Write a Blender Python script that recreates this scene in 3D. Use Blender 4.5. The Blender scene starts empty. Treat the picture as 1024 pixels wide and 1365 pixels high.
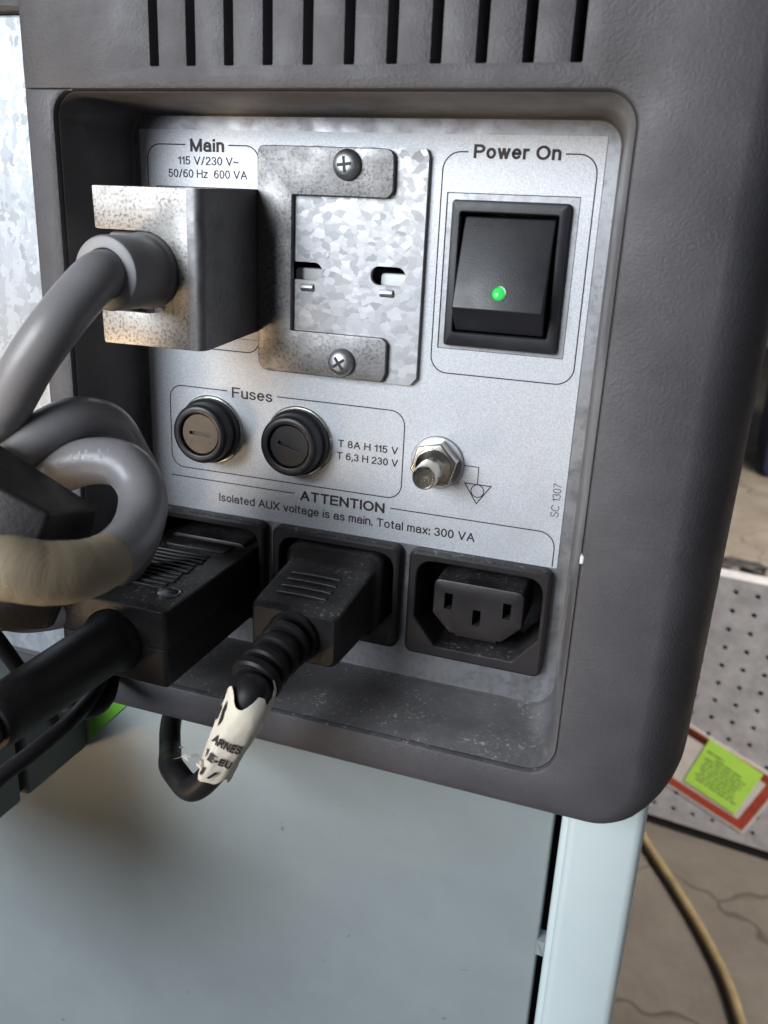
import bpy, bmesh, math, random
from mathutils import Vector, Matrix, noise
random.seed(7)
S = bpy.context.scene
COL = S.collection
# All building below is in millimetres: X right, Y into the device, Z up; the printed panel is the plane Y = 0
# and the camera stands at X = 0, Y = -180, Z = 0.  ZC lifts everything so that the floor is at world z = 0.
ZC = 678.0
CAMY = -180.0
def mm(x, y, z): return Vector((x*.001, y*.001, (z+ZC)*.001))

# ------------------------------------------------------------------ camera
RV = Vector((0.31889327, 0.32609999, 0.10025109))
RM = Matrix.Rotation(RV.length, 3, RV.normalized())          # (X, down, Y) -> (right, down, forward)
FPX, PPX, PPY = 1140.27, 512.0, 682.5
def wv(r): return Vector((r[0], r[2], -r[1]))
right, down, fwd = wv(RM[0]), wv(RM[1]), wv(RM[2])
cam = bpy.data.cameras.new('camera'); camo = bpy.data.objects.new('camera', cam); COL.objects.link(camo)
M3 = Matrix((right, -down, -fwd)).transposed()
camo.matrix_world = Matrix.Translation(mm(0, CAMY, 0)) @ M3.to_4x4()
cam.sensor_fit = 'HORIZONTAL'; cam.sensor_width = 36; cam.lens = 36*FPX/1024
cam.clip_start = .005; cam.clip_end = 30
cam.dof.use_dof = True; cam.dof.focus_distance = .195; cam.dof.aperture_fstop = cam.lens/1000/.00115
S.camera = camo
def ray(px, py): return (right*(px-PPX) + down*(py-PPY) + fwd*FPX)/FPX
def PD(px, py, d):
    v = ray(px, py)*d; return Vector((v.x, v.y+CAMY, v.z))       # pixel at axial depth d (mm)
def PY(px, py, y):
    v = ray(px, py); k = (y-CAMY)/v.y; return Vector((v.x*k, y, v.z*k))
def PZ(px, py, z):
    v = ray(px, py); k = z/v.z; return Vector((v.x*k, v.y*k+CAMY, z))

# ------------------------------------------------------------------ world and lamps
W = bpy.data.worlds.new('World'); S.world = W; W.use_nodes = True
bg = W.node_tree.nodes['Background']; bg.inputs[0].default_value = (.80, .86, 1, 1); bg.inputs[1].default_value = .085
def area(name, loc, target, size, power, col):
    l = bpy.data.lights.new(name, 'AREA'); l.shape = 'RECTANGLE'; l.size, l.size_y = size; l.energy = power; l.color = col
    o = bpy.data.objects.new(name, l); COL.objects.link(o); o.location = mm(*loc)
    o.rotation_euler = (mm(*target)-mm(*loc)).to_track_quat('-Z', 'Y').to_euler(); return o
area('window_light', (-540, -900, 290), (-60, 0, -30), (.58, .50), 16, (.88, .94, 1))
wl = area('warm_lamp', (-470, -400, -290), (-122, -45, -30), (.18, .18), .10, (1, .74, .46)); wl.data.spread = math.radians(33)
area('far_floor_fill', (650, 1950, 500), (650, 1950, -678), (.5, .5), 42, (1, .93, .82))  # added lamp without a seen fixture, brightens the far floor
rl = area('sheet_fill', (1000, 120, 560), (200, 780, -560), (.5, .5), 5.2, (1, .95, .89))  # added fill for the perforated sheet, beam kept off the device
rl.data.spread = math.radians(62)
S.view_settings.view_transform = 'Standard'; S.view_settings.look = 'None'
S.view_settings.exposure = 0; S.view_settings.gamma = 1; S.view_settings.use_curve_mapping = False
S.cycles.use_denoising = True
try: S.cycles.denoiser = 'OPENIMAGEDENOISE'
except Exception: pass
S.cycles.max_bounces = 8

# ------------------------------------------------------------------ materials
class N:
    def __init__(s, name):
        s.m = bpy.data.materials.new(name); s.m.use_nodes = True; s.t = s.m.node_tree; s.n = s.t.nodes
        s.b = s.n['Principled BSDF']; s.c = s.n.new('ShaderNodeTexCoord').outputs['Object']; s.nrm = None
    def link(s, a, b): s.t.links.new(a, b)
    def noise(s, scale, detail=3, rough=.55, vec=None, stretch=None, dist=0):
        x = s.n.new('ShaderNodeTexNoise'); x.inputs['Scale'].default_value = scale
        x.inputs['Detail'].default_value = detail; x.inputs['Roughness'].default_value = rough; x.inputs['Distortion'].default_value = dist
        v = vec or s.c
        if stretch:
            mp = s.n.new('ShaderNodeMapping'); mp.inputs['Scale'].default_value = stretch; s.link(v, mp.inputs[0]); v = mp.outputs[0]
        s.link(v, x.inputs['Vector']); return x.outputs['Fac']
    def vor(s, scale, out='Color', feature='F1', stretch=None, dist=0):
        x = s.n.new('ShaderNodeTexVoronoi'); x.inputs['Scale'].default_value = scale; x.feature = feature
        v = s.c
        if dist:
            nz = s.n.new('ShaderNodeTexNoise'); nz.inputs['Scale'].default_value = scale*1.3; nz.inputs['Detail'].default_value = 3
            s.link(v, nz.inputs['Vector'])
            mx = s.n.new('ShaderNodeVectorMath'); mx.operation = 'MULTIPLY_ADD'; s.link(nz.outputs['Color'], mx.inputs[0])
            mx.inputs[1].default_value = (dist/scale,)*3; s.link(v, mx.inputs[2]); v = mx.outputs[0]
        if stretch:
            mp = s.n.new('ShaderNodeMapping'); mp.inputs['Scale'].default_value = stretch; mp.inputs['Rotation'].default_value = (0, .5, 0)
            s.link(v, mp.inputs[0]); v = mp.outputs[0]
        s.link(v, x.inputs['Vector']); return x.outputs[out]
    def ramp(s, fac, stops):
        r = s.n.new('ShaderNodeValToRGB'); e = r.color_ramp.elements
        while len(e) < len(stops): e.new(.5)
        for i, (p, c) in enumerate(stops):
            e[i].position = p; e[i].color = (c, c, c, 1) if not hasattr(c, '__len__') else (*c, 1)
        s.link(fac, r.inputs[0]); return r.outputs[0]
    def mix(s, fac, a, b, mode='MIX'):
        x = s.n.new('ShaderNodeMix'); x.data_type = 'RGBA'; x.blend_type = mode
        for v, i in ((fac, 0), (a, 6), (b, 7)):
            if hasattr(v, 'is_linked'): s.link(v, x.inputs[i])
            else: x.inputs[i].default_value = v if i == 0 else (*v, 1)
        return x.outputs[2]
    def math(s, op, a, b=0.):
        x = s.n.new('ShaderNodeMath'); x.operation = op
        for i, v in enumerate((a, b)):
            if hasattr(v, 'is_linked'): s.link(v, x.inputs[i])
            else: x.inputs[i].default_value = v
        return x.outputs[0]
    def up(s, lo=.5, hi=.95):
        g = s.n.new('ShaderNodeNewGeometry'); sp = s.n.new('ShaderNodeSeparateXYZ'); s.link(g.outputs['Normal'], sp.inputs[0])
        r = s.n.new('ShaderNodeMapRange'); s.link(sp.outputs[2], r.inputs[0]); r.inputs[1].default_value = lo; r.inputs[2].default_value = hi
        return r.outputs[0]
    def set(s, base=None, rough=None, metal=None, spec=None, coat=None):
        for k, v in (('Base Color', base), ('Roughness', rough), ('Metallic', metal), ('Specular IOR Level', spec), ('Coat Weight', coat)):
            if v is None: continue
            if hasattr(v, 'is_linked'): s.link(v, s.b.inputs[k])
            else: s.b.inputs[k].default_value = (*v, 1) if k == 'Base Color' else v
        return s
    def bump(s, h, dist, strength=1.):
        b = s.n.new('ShaderNodeBump'); b.inputs['Distance'].default_value = dist; b.inputs['Strength'].default_value = strength
        s.link(h, b.inputs['Height'])
        if s.nrm: s.link(s.nrm, b.inputs['Normal'])
        s.nrm = b.outputs[0]; s.link(s.nrm, s.b.inputs['Normal']); return s
MAT = {}
def plastic(name, col, rough, grain=1800, gd=.00006, var=.25, dust=None, dustcol=(.42, .41, .40), spec=.5):
    k = N(name)
    n1 = k.noise(45, 5, .65); n2 = k.noise(grain, 2)
    a = tuple(c*(1-var) for c in col); b = tuple(min(1, c*(1+var)) for c in col)
    c = k.mix(k.ramp(n1, [(.3, 0.), (.7, 1.)]), a, b)
    if dust:
        sp = k.ramp(k.noise(900, 4, .7), [(.56, 0.), (.70, 1.)]); cl = k.ramp(k.noise(70, 3), [(.40, .0), (.70, 1.)])
        d = k.math('MULTIPLY', k.math('MULTIPLY', k.math('ADD', sp, .10), cl), k.math('MULTIPLY', k.up(), dust))
        c = k.mix(d, c, dustcol)
    k.set(c, k.ramp(k.noise(120, 4), [(.3, rough-.07), (.7, min(1, rough+.1))]), spec=spec)
    k.bump(n2, gd, .6); MAT[name] = k.m; return k
k = plastic('housing', (.064, .062, .071), .58, 1700, .00020, .20, dust=1.3)
def scuff(k, col, amount=.5, s1=33, s2=14):
    # pale rubbed streaks and dusty smears with shapes of their own
    b = k.b.inputs['Base Color'].links[0].from_socket
    st = k.ramp(k.noise(s1, 6, .75, stretch=(1, 1, 4.5), dist=.8), [(.56, 0.), (.75, 1.)])
    pt = k.ramp(k.noise(s2, 3, .6), [(.42, 0.), (.68, 1.)])
    k.set(k.mix(k.math('MULTIPLY', k.math('MULTIPLY', st, pt), amount), b, col))
scuff(k, (.22, .22, .235), .25)
plastic('black_plastic', (.015, .0135, .0145), .40, 2200, .00010, .35, dust=1.0, spec=.42)
plastic('black_rubber', (.012, .011, .012), .48, 2500, .00004, .3, dust=.12, spec=.25)
plastic('switch_plastic', (.014, .014, .018), .38, 3000, .00003, .2, dust=.05)
k = plastic('lining', (.105, .101, .105), .42, 1500, .00008, .25, dust=1.4)
scuff(k, (.32, .31, .30), .5, 60, 25)
plastic('outlet_plastic', (.019, .016, .018), .42, 2600, .00004, .25, dust=1.1)
plastic('strap_rubber', (.016, .012, .012), .5, 1200, .0001, .25)
plastic('box_plastic', (.115, .135, .128), .5, 1500, .00006, .15)
plastic('cord_grey', (.21, .203, .212), .34, 900, .00005, .07)
plastic('bushing_grey', (.26, .252, .262), .45, 900, .00006, .06)
k = plastic('cart_panel', (.275, .31, .318), .42, 700, .00010, .05)
scuff(k, (.17, .185, .19), .22, 40, 12)
b_ = k.b.inputs['Base Color'].links[0].from_socket; k.set(k.mix(k.math('MULTIPLY', k.ramp(k.noise(210, 2), [(.74, 0.), (.79, 1.)]), .6), b_, (.07, .07, .07)))
k = plastic('cart_post', (.58, .67, .68), .38, 700, .00005, .03)
plastic('white_plastic', (.75, .76, .76), .45, 900, .00003, .05)
plastic('print', (.030, .018, .022), .6, 900, .00001, .1)
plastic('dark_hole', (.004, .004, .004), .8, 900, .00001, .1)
plastic('paper_white', (.66, .62, .53), .6, 500, .00015, .12)
plastic('card_red', (.36, .055, .03), .5, 300, .00005, .2)
plastic('card_white', (.62, .57, .54), .5, 300, .00005, .1)
plastic('note', (.46, .78, .10), .6, 300, .00005, .08)
plastic('note_ink', (.13, .20, .06), .7, 300, .00005, .3)
plastic('glow_green', (.16, .45, .05), .4, 300, .00005, .15)
plastic('blue_plastic', (.010, .014, .05), .4, 300, .00005, .3)
plastic('yellow_rubber', (.27, .20, .10), .6, 200, .0003, .25)
plastic('lamp_clear', (.10, .22, .12), .2, 900, .00002, .3)
k = plastic('warm_light_tan', (.33, .265, .175), .5, 400, .00006, .10)  # tan colour stands in for warm light on the cord
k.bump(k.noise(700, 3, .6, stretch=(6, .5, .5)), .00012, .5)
plastic('brown_rubber', (.10, .065, .04), .6, 200, .0003, .25)
plastic('fuse_insert', (.10, .083, .068), .30, 1500, .00008, .35)
def metal(name, col, rough, spk=.25, spscale=900, bump=.00003, var=.15):
    k = N(name)
    n = k.ramp(k.noise(60, 5, .65), [(.3, 1-var), (.7, 1.)])
    c = k.mix(1., col, n, 'MULTIPLY')
    if spk:
        s_ = k.ramp(k.noise(spscale, 3, .6), [(.40, 0.), (.50, 1.)])
        cl = k.ramp(k.noise(110, 4, .6), [(.35, 1.), (.65, .2)])
        f = k.math('MULTIPLY', k.math('SUBTRACT', 1., s_), k.math('MULTIPLY', cl, spk))
        c = k.mix(f, c, (.10, .085, .085))
    k.set(c, k.ramp(k.noise(200, 3), [(.3, max(.05, rough-.08)), (.7, rough+.1)]), 1.)
    k.bump(k.noise(spscale*1.2, 2), bump, .5); MAT[name] = k.m; return k
metal('zinc', (.36, .35, .335), .48, 1.0, 1500, .00005, .3)
metal('panel_metal', (.38, .38, .395), .46, .30, 700, .00005, .18)
metal('zinc_smooth', (.30, .295, .30), .5, .25, 900, .00004, .3)
metal('zinc_flange', (.33, .325, .325), .48, .8, 1300, .00006, .5)
metal('steel', (.62, .62, .64), .46, .25, 1300, .00002, .2)
metal('nickel', (.74, .70, .62), .22, .2, 900, .00002, .2)
metal('bright_ring', (.86, .84, .76), .28, 0)
def spangle(name, col, scale, rough, st, metalness=1., dist=.5):
    k = N(name)
    v = k.vor(scale, 'Color', stretch=st, dist=dist); sp = k.n.new('ShaderNodeSeparateColor'); k.link(v, sp.inputs[0])
    g = k.ramp(sp.outputs[0], [(0., .68), (.55, .88), (1., 1.)])
    k.set(k.mix(1., col, g, 'MULTIPLY'), k.ramp(sp.outputs[1], [(0., rough-.1), (1., rough+.12)]), metalness)
    k.bump(sp.outputs[2], .00004, .5); k.bump(k.noise(1500, 2), .00003, .3); MAT[name] = k.m
spangle('galvanised', (.50, .50, .515), 560, .50, (1, 1, 1.4), .6, .7)
spangle('galvanised_rough', (.40, .43, .475), 300, .5, (1.9, 1.9, .6), .4, 1.8)
k = metal('perforated', (.52, .51, .53), .55, .12, 40, .0001, .35)
k.set(metal=.15)
# printed silver label: fine grain
k = N('label'); n = k.noise(2600, 2); c = k.mix(k.ramp(n, [(.3, 0.), (.7, 1.)]), (.50, .515, .545), (.67, .685, .72))
sm = k.ramp(k.noise(38, 5, .7), [(.52, 0.), (.78, .5)]); c = k.mix(sm, c, (.47, .46, .46))
k.set(c, .44, .25).bump(k.noise(2000, 2), .00005, .6); MAT['label'] = k.m
# concrete floor
k = N('concrete'); a = k.ramp(k.noise(6, 6, .65), [(.3, (.10, .083, .068)), (.7, (.19, .162, .135))])
st = k.ramp(k.noise(7, 5, .7, dist=1.2), [(.58, 0.), (.68, 1.)]); a = k.mix(k.math('MULTIPLY', st, .45), a, (.08, .055, .04))
cr = k.ramp(k.vor(5, 'Distance', 'DISTANCE_TO_EDGE', dist=1.0), [(.0, 1.), (.018, 0.)]); a = k.mix(k.math('MULTIPLY', cr, .75), a, (.04, .03, .022))
k.set(a, .75).bump(k.noise(120, 5), .002, .5); MAT['concrete'] = k.m
k = N('indicator'); k.set((.03, .42, .08), .15); k.b.inputs['Emission Color'].default_value = (.05, 1, .16, 1); k.b.inputs['Emission Strength'].default_value = .45
MAT['indicator'] = k.m

# ------------------------------------------------------------------ mesh helpers (millimetres)
def finish(name, bm, mat, parent=None, sharp=38, origin=None):
    bmesh.ops.remove_doubles(bm, verts=bm.verts, dist=1e-5)
    bmesh.ops.recalc_face_normals(bm, faces=bm.faces)
    me = bpy.data.meshes.new(name)
    if origin is None:
        lo = Vector([min(v.co[i] for v in bm.verts) for i in range(3)]); hi = Vector([max(v.co[i] for v in bm.verts) for i in range(3)])
        origin = Vector(((lo.x+hi.x)/2, (lo.y+hi.y)/2, lo.z))
    for v in bm.verts: v.co = (v.co-origin)*.001
    bm.to_mesh(me); bm.free()
    for p in me.polygons: p.use_smooth = True
    me.set_sharp_from_angle(angle=math.radians(sharp))
    me.materials.append(MAT[mat])
    o = bpy.data.objects.new(name, me); COL.objects.link(o)
    place(o, origin, parent); return o
def place(o, origin, parent):
    o['org'] = tuple(origin)
    if parent: o.parent = parent; o.location = (Vector(origin)-Vector(parent['org']))*.001
    else: o.location = mm(*origin)
def thing(name, origin, label, cat, group=None):
    o = bpy.data.objects.new(name, None); o.empty_display_size = .01; COL.objects.link(o); place(o, Vector(origin), None); return tag(o, label, cat, group)
def tag(o, label, cat=None, group=None, kind=None):
    if label: o['label'] = label
    if cat: o['category'] = cat
    if group: o['group'] = group
    if kind: o['kind'] = kind
    return o
def copy_tree(o, d, parent=None):
    c = o.copy(); COL.objects.link(c); c['org'] = tuple(Vector(o['org'])+d)
    if parent: c.parent = parent
    if parent is None or parent['org'] == o.parent['org']: pass
    for ch in [x for x in o.children]: copy_tree(ch, d, c)
    return c
FR = lambda u, v, w: (u, w, v)          # profile in X-Z, extruded along Y
SD = lambda u, v, w: (w, u, v)          # profile in Y-Z, extruded along X
TP = lambda u, v, w: (u, v, w)          # profile in X-Y, extruded along Z
def area2(p): return sum(p[i][0]*p[(i+1) % len(p)][1]-p[(i+1) % len(p)][0]*p[i][1] for i in range(len(p)))
def inset(p, d):
    n = len(p); s = 1 if area2(p) > 0 else -1; out = []
    for i in range(n):
        a, b, c = Vector(p[i-1]), Vector(p[i]), Vector(p[(i+1) % n])
        e1 = (b-a); e2 = (c-b)
        if e1.length < 1e-9: e1 = e2
        if e2.length < 1e-9: e2 = e1
        e1.normalize(); e2.normalize()
        n1 = Vector((-e1.y, e1.x))*s; n2 = Vector((-e2.y, e2.x))*s
        m = n1+n2; l = max(.35, m.length_squared/2)
        out.append(tuple(b+m*(d/(1+n1.dot(n2)) if 1+n1.dot(n2) > .3 else d)))
    return out
def rrect(x0, x1, z0, z1, r, n=5):
    if not hasattr(r, '__len__'): r = (r,)*4      # bl, br, tr, tl
    P = []
    for (cx, cz, a, q) in ((x0+r[0], z0+r[0], 180, r[0]), (x1-r[1], z0+r[1], 270, r[1]), (x1-r[2], z1-r[2], 0, r[2]), (x0+r[3], z1-r[3], 90, r[3])):
        for i in range(n+1):
            t = math.radians(a+90*i/n); P.append((cx+q*math.cos(t), cz+q*math.sin(t)))
    return P
def circ(cx, cz, r, n=32, ph=0): return [(cx+r*math.cos(2*math.pi*i/n+ph), cz+r*math.sin(2*math.pi*i/n+ph)) for i in range(n)]
def rpoly(pts, r, n=4):
    # round the corners of any polygon
    P = []; m = len(pts)
    rs = r if hasattr(r, '__len__') else (r,)*m
    for i in range(m):
        a, b, c = Vector(pts[i-1]), Vector(pts[i]), Vector(pts[(i+1) % m]); q = rs[i]
        if q <= 0: P.append(tuple(b)); continue
        u = (a-b).normalized(); v = (c-b).normalized(); half = math.acos(max(-1, min(1, u.dot(v))))/2
        t = min(q/math.tan(half), (a-b).length*.49, (c-b).length*.49)
        p0, p1 = b+u*t, b+v*t
        for j in range(n+1):
            s_ = j/n; P.append(tuple(p0*(1-s_)**2+b*2*s_*(1-s_)+p1*s_*s_))
    return P
def bridge(bm, A, B):
    n = len(A)
    for i in range(n):
        try: bm.faces.new((A[i], A[(i+1) % n], B[(i+1) % n], B[i]))
        except ValueError: pass
def ring(bm, pts): return [bm.verts.new(p) for p in pts]
def prism(bm, poly, a, b, bev=0, f=FR, n=3, bevback=0, scale_b=None):
    """closed solid from profile poly between w=a (back) and w=b (front) with a rounded front rim"""
    d = 1 if b > a else -1; loops = []
    if bevback:
        for j in range(n+1):
            t = math.pi/2*(j/n); loops.append((bevback*(1-math.sin(t)), a+d*bevback*(1-math.cos(t))))
    else: loops.append((0, a))
    if bev:
        for j in range(n+1):
            t = math.pi/2*j/n; loops.append((bev*(1-math.cos(t)), b-d*bev*(1-math.sin(t))))
    else: loops.append((0, b))
    prev = None
    for k_, (ins, w) in enumerate(loops):
        q = inset(poly, ins) if ins > 1e-6 else poly
        if scale_b: 
            s_ = (w-a)/(b-a); q = [scale_b(u, v, s_) for u, v in q]
        L = ring(bm, [f(u, v, w) for u, v in q])
        if prev: bridge(bm, prev, L)
        else: bm.faces.new(L)
        prev = L
    bm.faces.new(prev); return bm
def sheet(bm, outer, holes, a, b, f=FR):
    """flat plate with holes; faces at w=b (front) and w=a (back)"""
    for w in (b, a):
        es = []
        for lp in [outer]+holes:
            vs = ring(bm, [f(u, v, w) for u, v in lp])
            es += [bm.edges.new((vs[i], vs[(i+1) % len(vs)])) for i in range(len(vs))]
            if w == b: lp_front = vs
        bmesh.ops.triangle_fill(bm, use_beauty=True, use_dissolve=False, edges=es)
    for lp in [outer]+holes:
        A = ring(bm, [f(u, v, a) for u, v in lp]); B = ring(bm, [f(u, v, b) for u, v in lp]); bridge(bm, A, B)
    return bm
def lathe(bm, prof, c, axis=Vector((0, -1, 0)), n=40, cap=True):
    axis = Vector(axis).normalized(); u = axis.cross(Vector((0, 0, 1)));
    if u.length < .01: u = Vector((1, 0, 0))
    u.normalize(); v = axis.cross(u); prev = None; first = None; c = Vector(c)
    for r, t in prof:
        L = ring(bm, [c+axis*t+(u*math.cos(2*math.pi*i/n)+v*math.sin(2*math.pi*i/n))*r for i in range(n)])
        if prev: bridge(bm, prev, L)
        else: first = L
        prev = L
    if cap: bm.faces.new(first); bm.faces.new(prev)
    return bm
def spline(P, sub=10):
    P = [Vector(p) for p in P]; out = []
    Q = [P[0]*2-P[1]]+P+[P[-1]*2-P[-2]]
    for i in range(1, len(Q)-2):
        p0, p1, p2, p3 = Q[i-1:i+3]
        d0 = max((p1-p0).length, 1e-6)**.5; d1 = max((p2-p1).length, 1e-6)**.5; d2 = max((p3-p2).length, 1e-6)**.5
        m1 = ((p1-p0)/d0-(p2-p0)/(d0+d1)+(p2-p1)/d1)*d1; m2 = ((p2-p1)/d1-(p3-p1)/(d1+d2)+(p3-p2)/d2)*d1
        for j in range(sub):
            t = j/sub
            out.append(p1*(2*t**3-3*t*t+1)+m1*(t**3-2*t*t+t)+p2*(-2*t**3+3*t*t)+m2*(t**3-t*t))
    out.append(P[-1]); return out
def frames(path):
    T = [(path[min(i+1, len(path)-1)]-path[max(i-1, 0)]).normalized() for i in range(len(path))]
    u = T[0].cross(Vector((0, 0, 1)));  u = u if u.length > .05 else T[0].cross(Vector((0, 1, 0))); u.normalize(); F = []
    for t in T:
        u = (u-t*u.dot(t)).normalized(); F.append((t, u, t.cross(u)))
    return F
def tube(bm, path, r, n=20):
    F = frames(path); prev = None; m = len(path)-1
    for i, (p, (t, u, v)) in enumerate(zip(path, F)):
        q = r(i/m) if callable(r) else r
        L = ring(bm, [p+(u*math.cos(2*math.pi*j/n)+v*math.sin(2*math.pi*j/n))*q for j in range(n)])
        if prev: bridge(bm, prev, L)
        else: bm.faces.new(L)
        prev = L
    bm.faces.new(prev); return bm
def ribbon(bm, pts, w, f):
    """flat strip of width w along a 2-D polyline; f(u, v) -> 3-D point"""
    n = len(pts); P = [Vector(p) for p in pts]; closed = (P[0]-P[-1]).length < 1e-6; Ls = []
    for i in range(n):
        a = P[i-1] if i else (P[-2] if closed else None); c = P[i+1] if i < n-1 else (P[1] if closed else None)
        e1 = (P[i]-a).normalized() if a is not None else (c-P[i]).normalized(); e2 = (c-P[i]).normalized() if c is not None else e1
        n1 = Vector((-e1.y, e1.x)); n2 = Vector((-e2.y, e2.x)); k_ = 1+n1.dot(n2); m = (n1+n2)/(k_ if k_ > .35 else .35)*w/2
        Ls.append((bm.verts.new(f(*(P[i]+m))), bm.verts.new(f(*(P[i]-m)))))
    for (a, b), (c, d) in zip(Ls, Ls[1:]): bm.faces.new((a, b, d, c))
BM = bmesh.new

# ------------------------------------------------------------------ stroke lettering
def arc(cx, cy, rx, ry, a0, a1, n=14): return [(cx+rx*math.cos(math.radians(a0+(a1-a0)*i/n)), cy+ry*math.sin(math.radians(a0+(a1-a0)*i/n))) for i in range(n+1)]
X = .72
def el(w, h, y0=0): return arc(w/2, y0+h/2, w/2, h/2, 90, 450, 26)
G = {
 'M': (.74, [[(0, 0), (0, 1)], [(0, 1), (.37, 0)], [(.37, 0), (.74, 1)], [(.74, 1), (.74, 0)]]),
 'N': (.62, [[(0, 0), (0, 1)], [(0, 1), (.62, 0)], [(.62, 0), (.62, 1)]]),
 'P': (.56, [[(0, 0), (0, 1)], [(0, 1), (.3, 1)]+arc(.3, .74, .27, .26, 90, -90)+[(0, .48)]]),
 'R': (.60, [[(0, 0), (0, 1)], [(0, 1), (.33, 1)]+arc(.33, .75, .25, .25, 90, -90)+[(0, .5)], [(.34, .5), (.58, 0)]]),
 'O': (.74, [el(.74, 1)]), 'C': (.68, [arc(.36, .5, .36, .5, 38, 322, 24)]),
 'F': (.52, [[(0, 0), (0, 1)], [(0, 1), (.52, 1)], [(0, .52), (.45, .52)]]),
 'E': (.54, [[(0, 0), (0, 1)], [(0, 1), (.54, 1)], [(0, .53), (.50, .53)], [(0, 0), (.54, 0)]]),
 'L': (.48, [[(0, 1), (0, 0)], [(0, 0), (.48, 0)]]),
 'A': (.66, [[(0, 0), (.33, 1)], [(.33, 1), (.66, 0)], [(.13, .34), (.53, .34)]]),
 'T': (.58, [[(0, 1), (.58, 1)], [(.29, 1), (.29, 0)]]),
 'I': (.0, [[(0, 0), (0, 1)]]), 'X': (.62, [[(0, 0), (.62, 1)], [(0, 1), (.62, 0)]]),
 'U': (.58, [[(0, 1), (0, .29)]+arc(.29, .29, .29, .29, 180, 360)+[(.58, 1)]]),
 'H': (.60, [[(0, 0), (0, 1)], [(.6, 0), (.6, 1)], [(0, .52), (.6, .52)]]),
 'V': (.64, [[(0, 1), (.32, 0)], [(.32, 0), (.64, 1)]]),
 'S': (.54, [arc(.27, .755, .25, .245, 25, 225, 14)+[(.30, .50)]+arc(.27, .25, .27, .25, 55, -165, 14)]),
 'a': (.46, [[(.03, .50)]+arc(.235, .50, .20, .22, 165, 0, 12)+[(.435, .1), (.47, .0)], [(.43, .43), (.24, .40)]+arc(.18, .20, .18, .20, 100, 290, 12)+arc(.25, .2, .185, .2, 280, 350, 5)]),
 'i': (.0, [[(0, 0), (0, .655)], [(0, .965), (0, 1)]]), 'l': (.0, [[(0, 0), (0, 1)]]),
 'n': (.41, [[(0, 0), (0, X)], [(0, .42)]+arc(.205, .49, .205, .23, 180, 0, 12)+[(.41, 0)]]),
 'm': (.66, [[(0, 0), (0, X)], [(0, .45)]+arc(.165, .52, .165, .20, 180, 0, 10)+[(.33, 0)], [(.33, .45)]+arc(.495, .52, .165, .20, 180, 0, 10)+[(.66, 0)]]),
 'o': (.46, [el(.46, X)]), 'w': (.66, [[(0, X), (.165, 0)], [(.165, 0), (.33, X)], [(.33, X), (.495, 0)], [(.495, 0), (.66, X)]]),
 'e': (.45, [[(0.01, .38), (.45, .38)]+arc(.225, .36, .225, .36, 4, 318, 22)]),
 'r': (.23, [[(0, 0), (0, X)], [(0, .42)]+arc(.22, .46, .22, .25, 180, 85, 8)]),
 'u': (.41, [[(.41, 0), (.41, X)], [(.41, .30)]+arc(.205, .23, .205, .23, 0, -180, 12)+[(0, X)]]),
 's': (.40, [arc(.20, .545, .18, .175, 20, 225, 12)+[(.22, .365)]+arc(.20, .18, .20, .18, 60, -165, 12)]),
 't': (.24, [[(.1, .93), (.1, .14)]+arc(.2, .13, .10, .13, 180, 275, 6), [(0, X), (.24, X)]]),
 'd': (.45, [[(.45, 0), (.45, 1)], el(.45, X)]), 'g': (.45, [[(.45, X), (.45, 0)]+arc(.225, -.03, .225, .22, 0, -155, 12), el(.45, X)]),
 'v': (.44, [[(0, X), (.22, 0)], [(.22, 0), (.44, X)]]), 'x': (.42, [[(0, 0), (.42, X)], [(0, X), (.42, 0)]]),
 'z': (.40, [[(0, X), (.40, X)], [(.40, X), (0, 0)], [(0, 0), (.40, 0)]]),
 '0': (.46, [el(.46, 1)]), '1': (.22, [[(.22, 0), (.22, 1)], [(.22, .96), (.14, .80), (0, .77)]]),
 '2': (.46, [arc(.23, .72, .22, .28, 170, -25, 14)+[(.05, .12), (0, 0)], [(0, 0), (.46, 0)]]),
 '3': (.46, [arc(.22, .75, .20, .25, 160, -80, 12), arc(.225, .265, .235, .265, 85, -160, 14)]),
 '5': (.46, [[(.42, 1), (.09, 1), (.04, .50)], [(.04, .50)]+arc(.225, .31, .235, .31, 125, -155, 16)]),
 '6': (.46, [arc(.23, .31, .23, .31, 180, 540, 22), arc(.27, .5, .27, .5, 185, 60, 14)]),
 '7': (.44, [[(0, 1), (.44, 1)], [(.44, .97), (.22, .5), (.13, 0)]]),
 '8': (.46, [arc(.23, .75, .19, .25, 90, 450, 20), arc(.23, .26, .23, .26, 90, 450, 20)]),
 '/': (.30, [[(0, -.03), (.30, 1.03)]]), '~': (.46, [[(0, .36), (.06, .44), (.14, .46), (.23, .40), (.32, .34), (.40, .36), (.46, .44)]]),
 '.': (.0, [[(0, -.06), (0, .08)]]), ':': (.0, [[(0, -.06), (0, .08)], [(0, .52), (0, .66)]]), ',': (.05, [[(.05, .08), (.05, -.06), (0, -.2)]]),
 '-': (.26, [[(0, .38), (.26, .38)]]),
}
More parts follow.
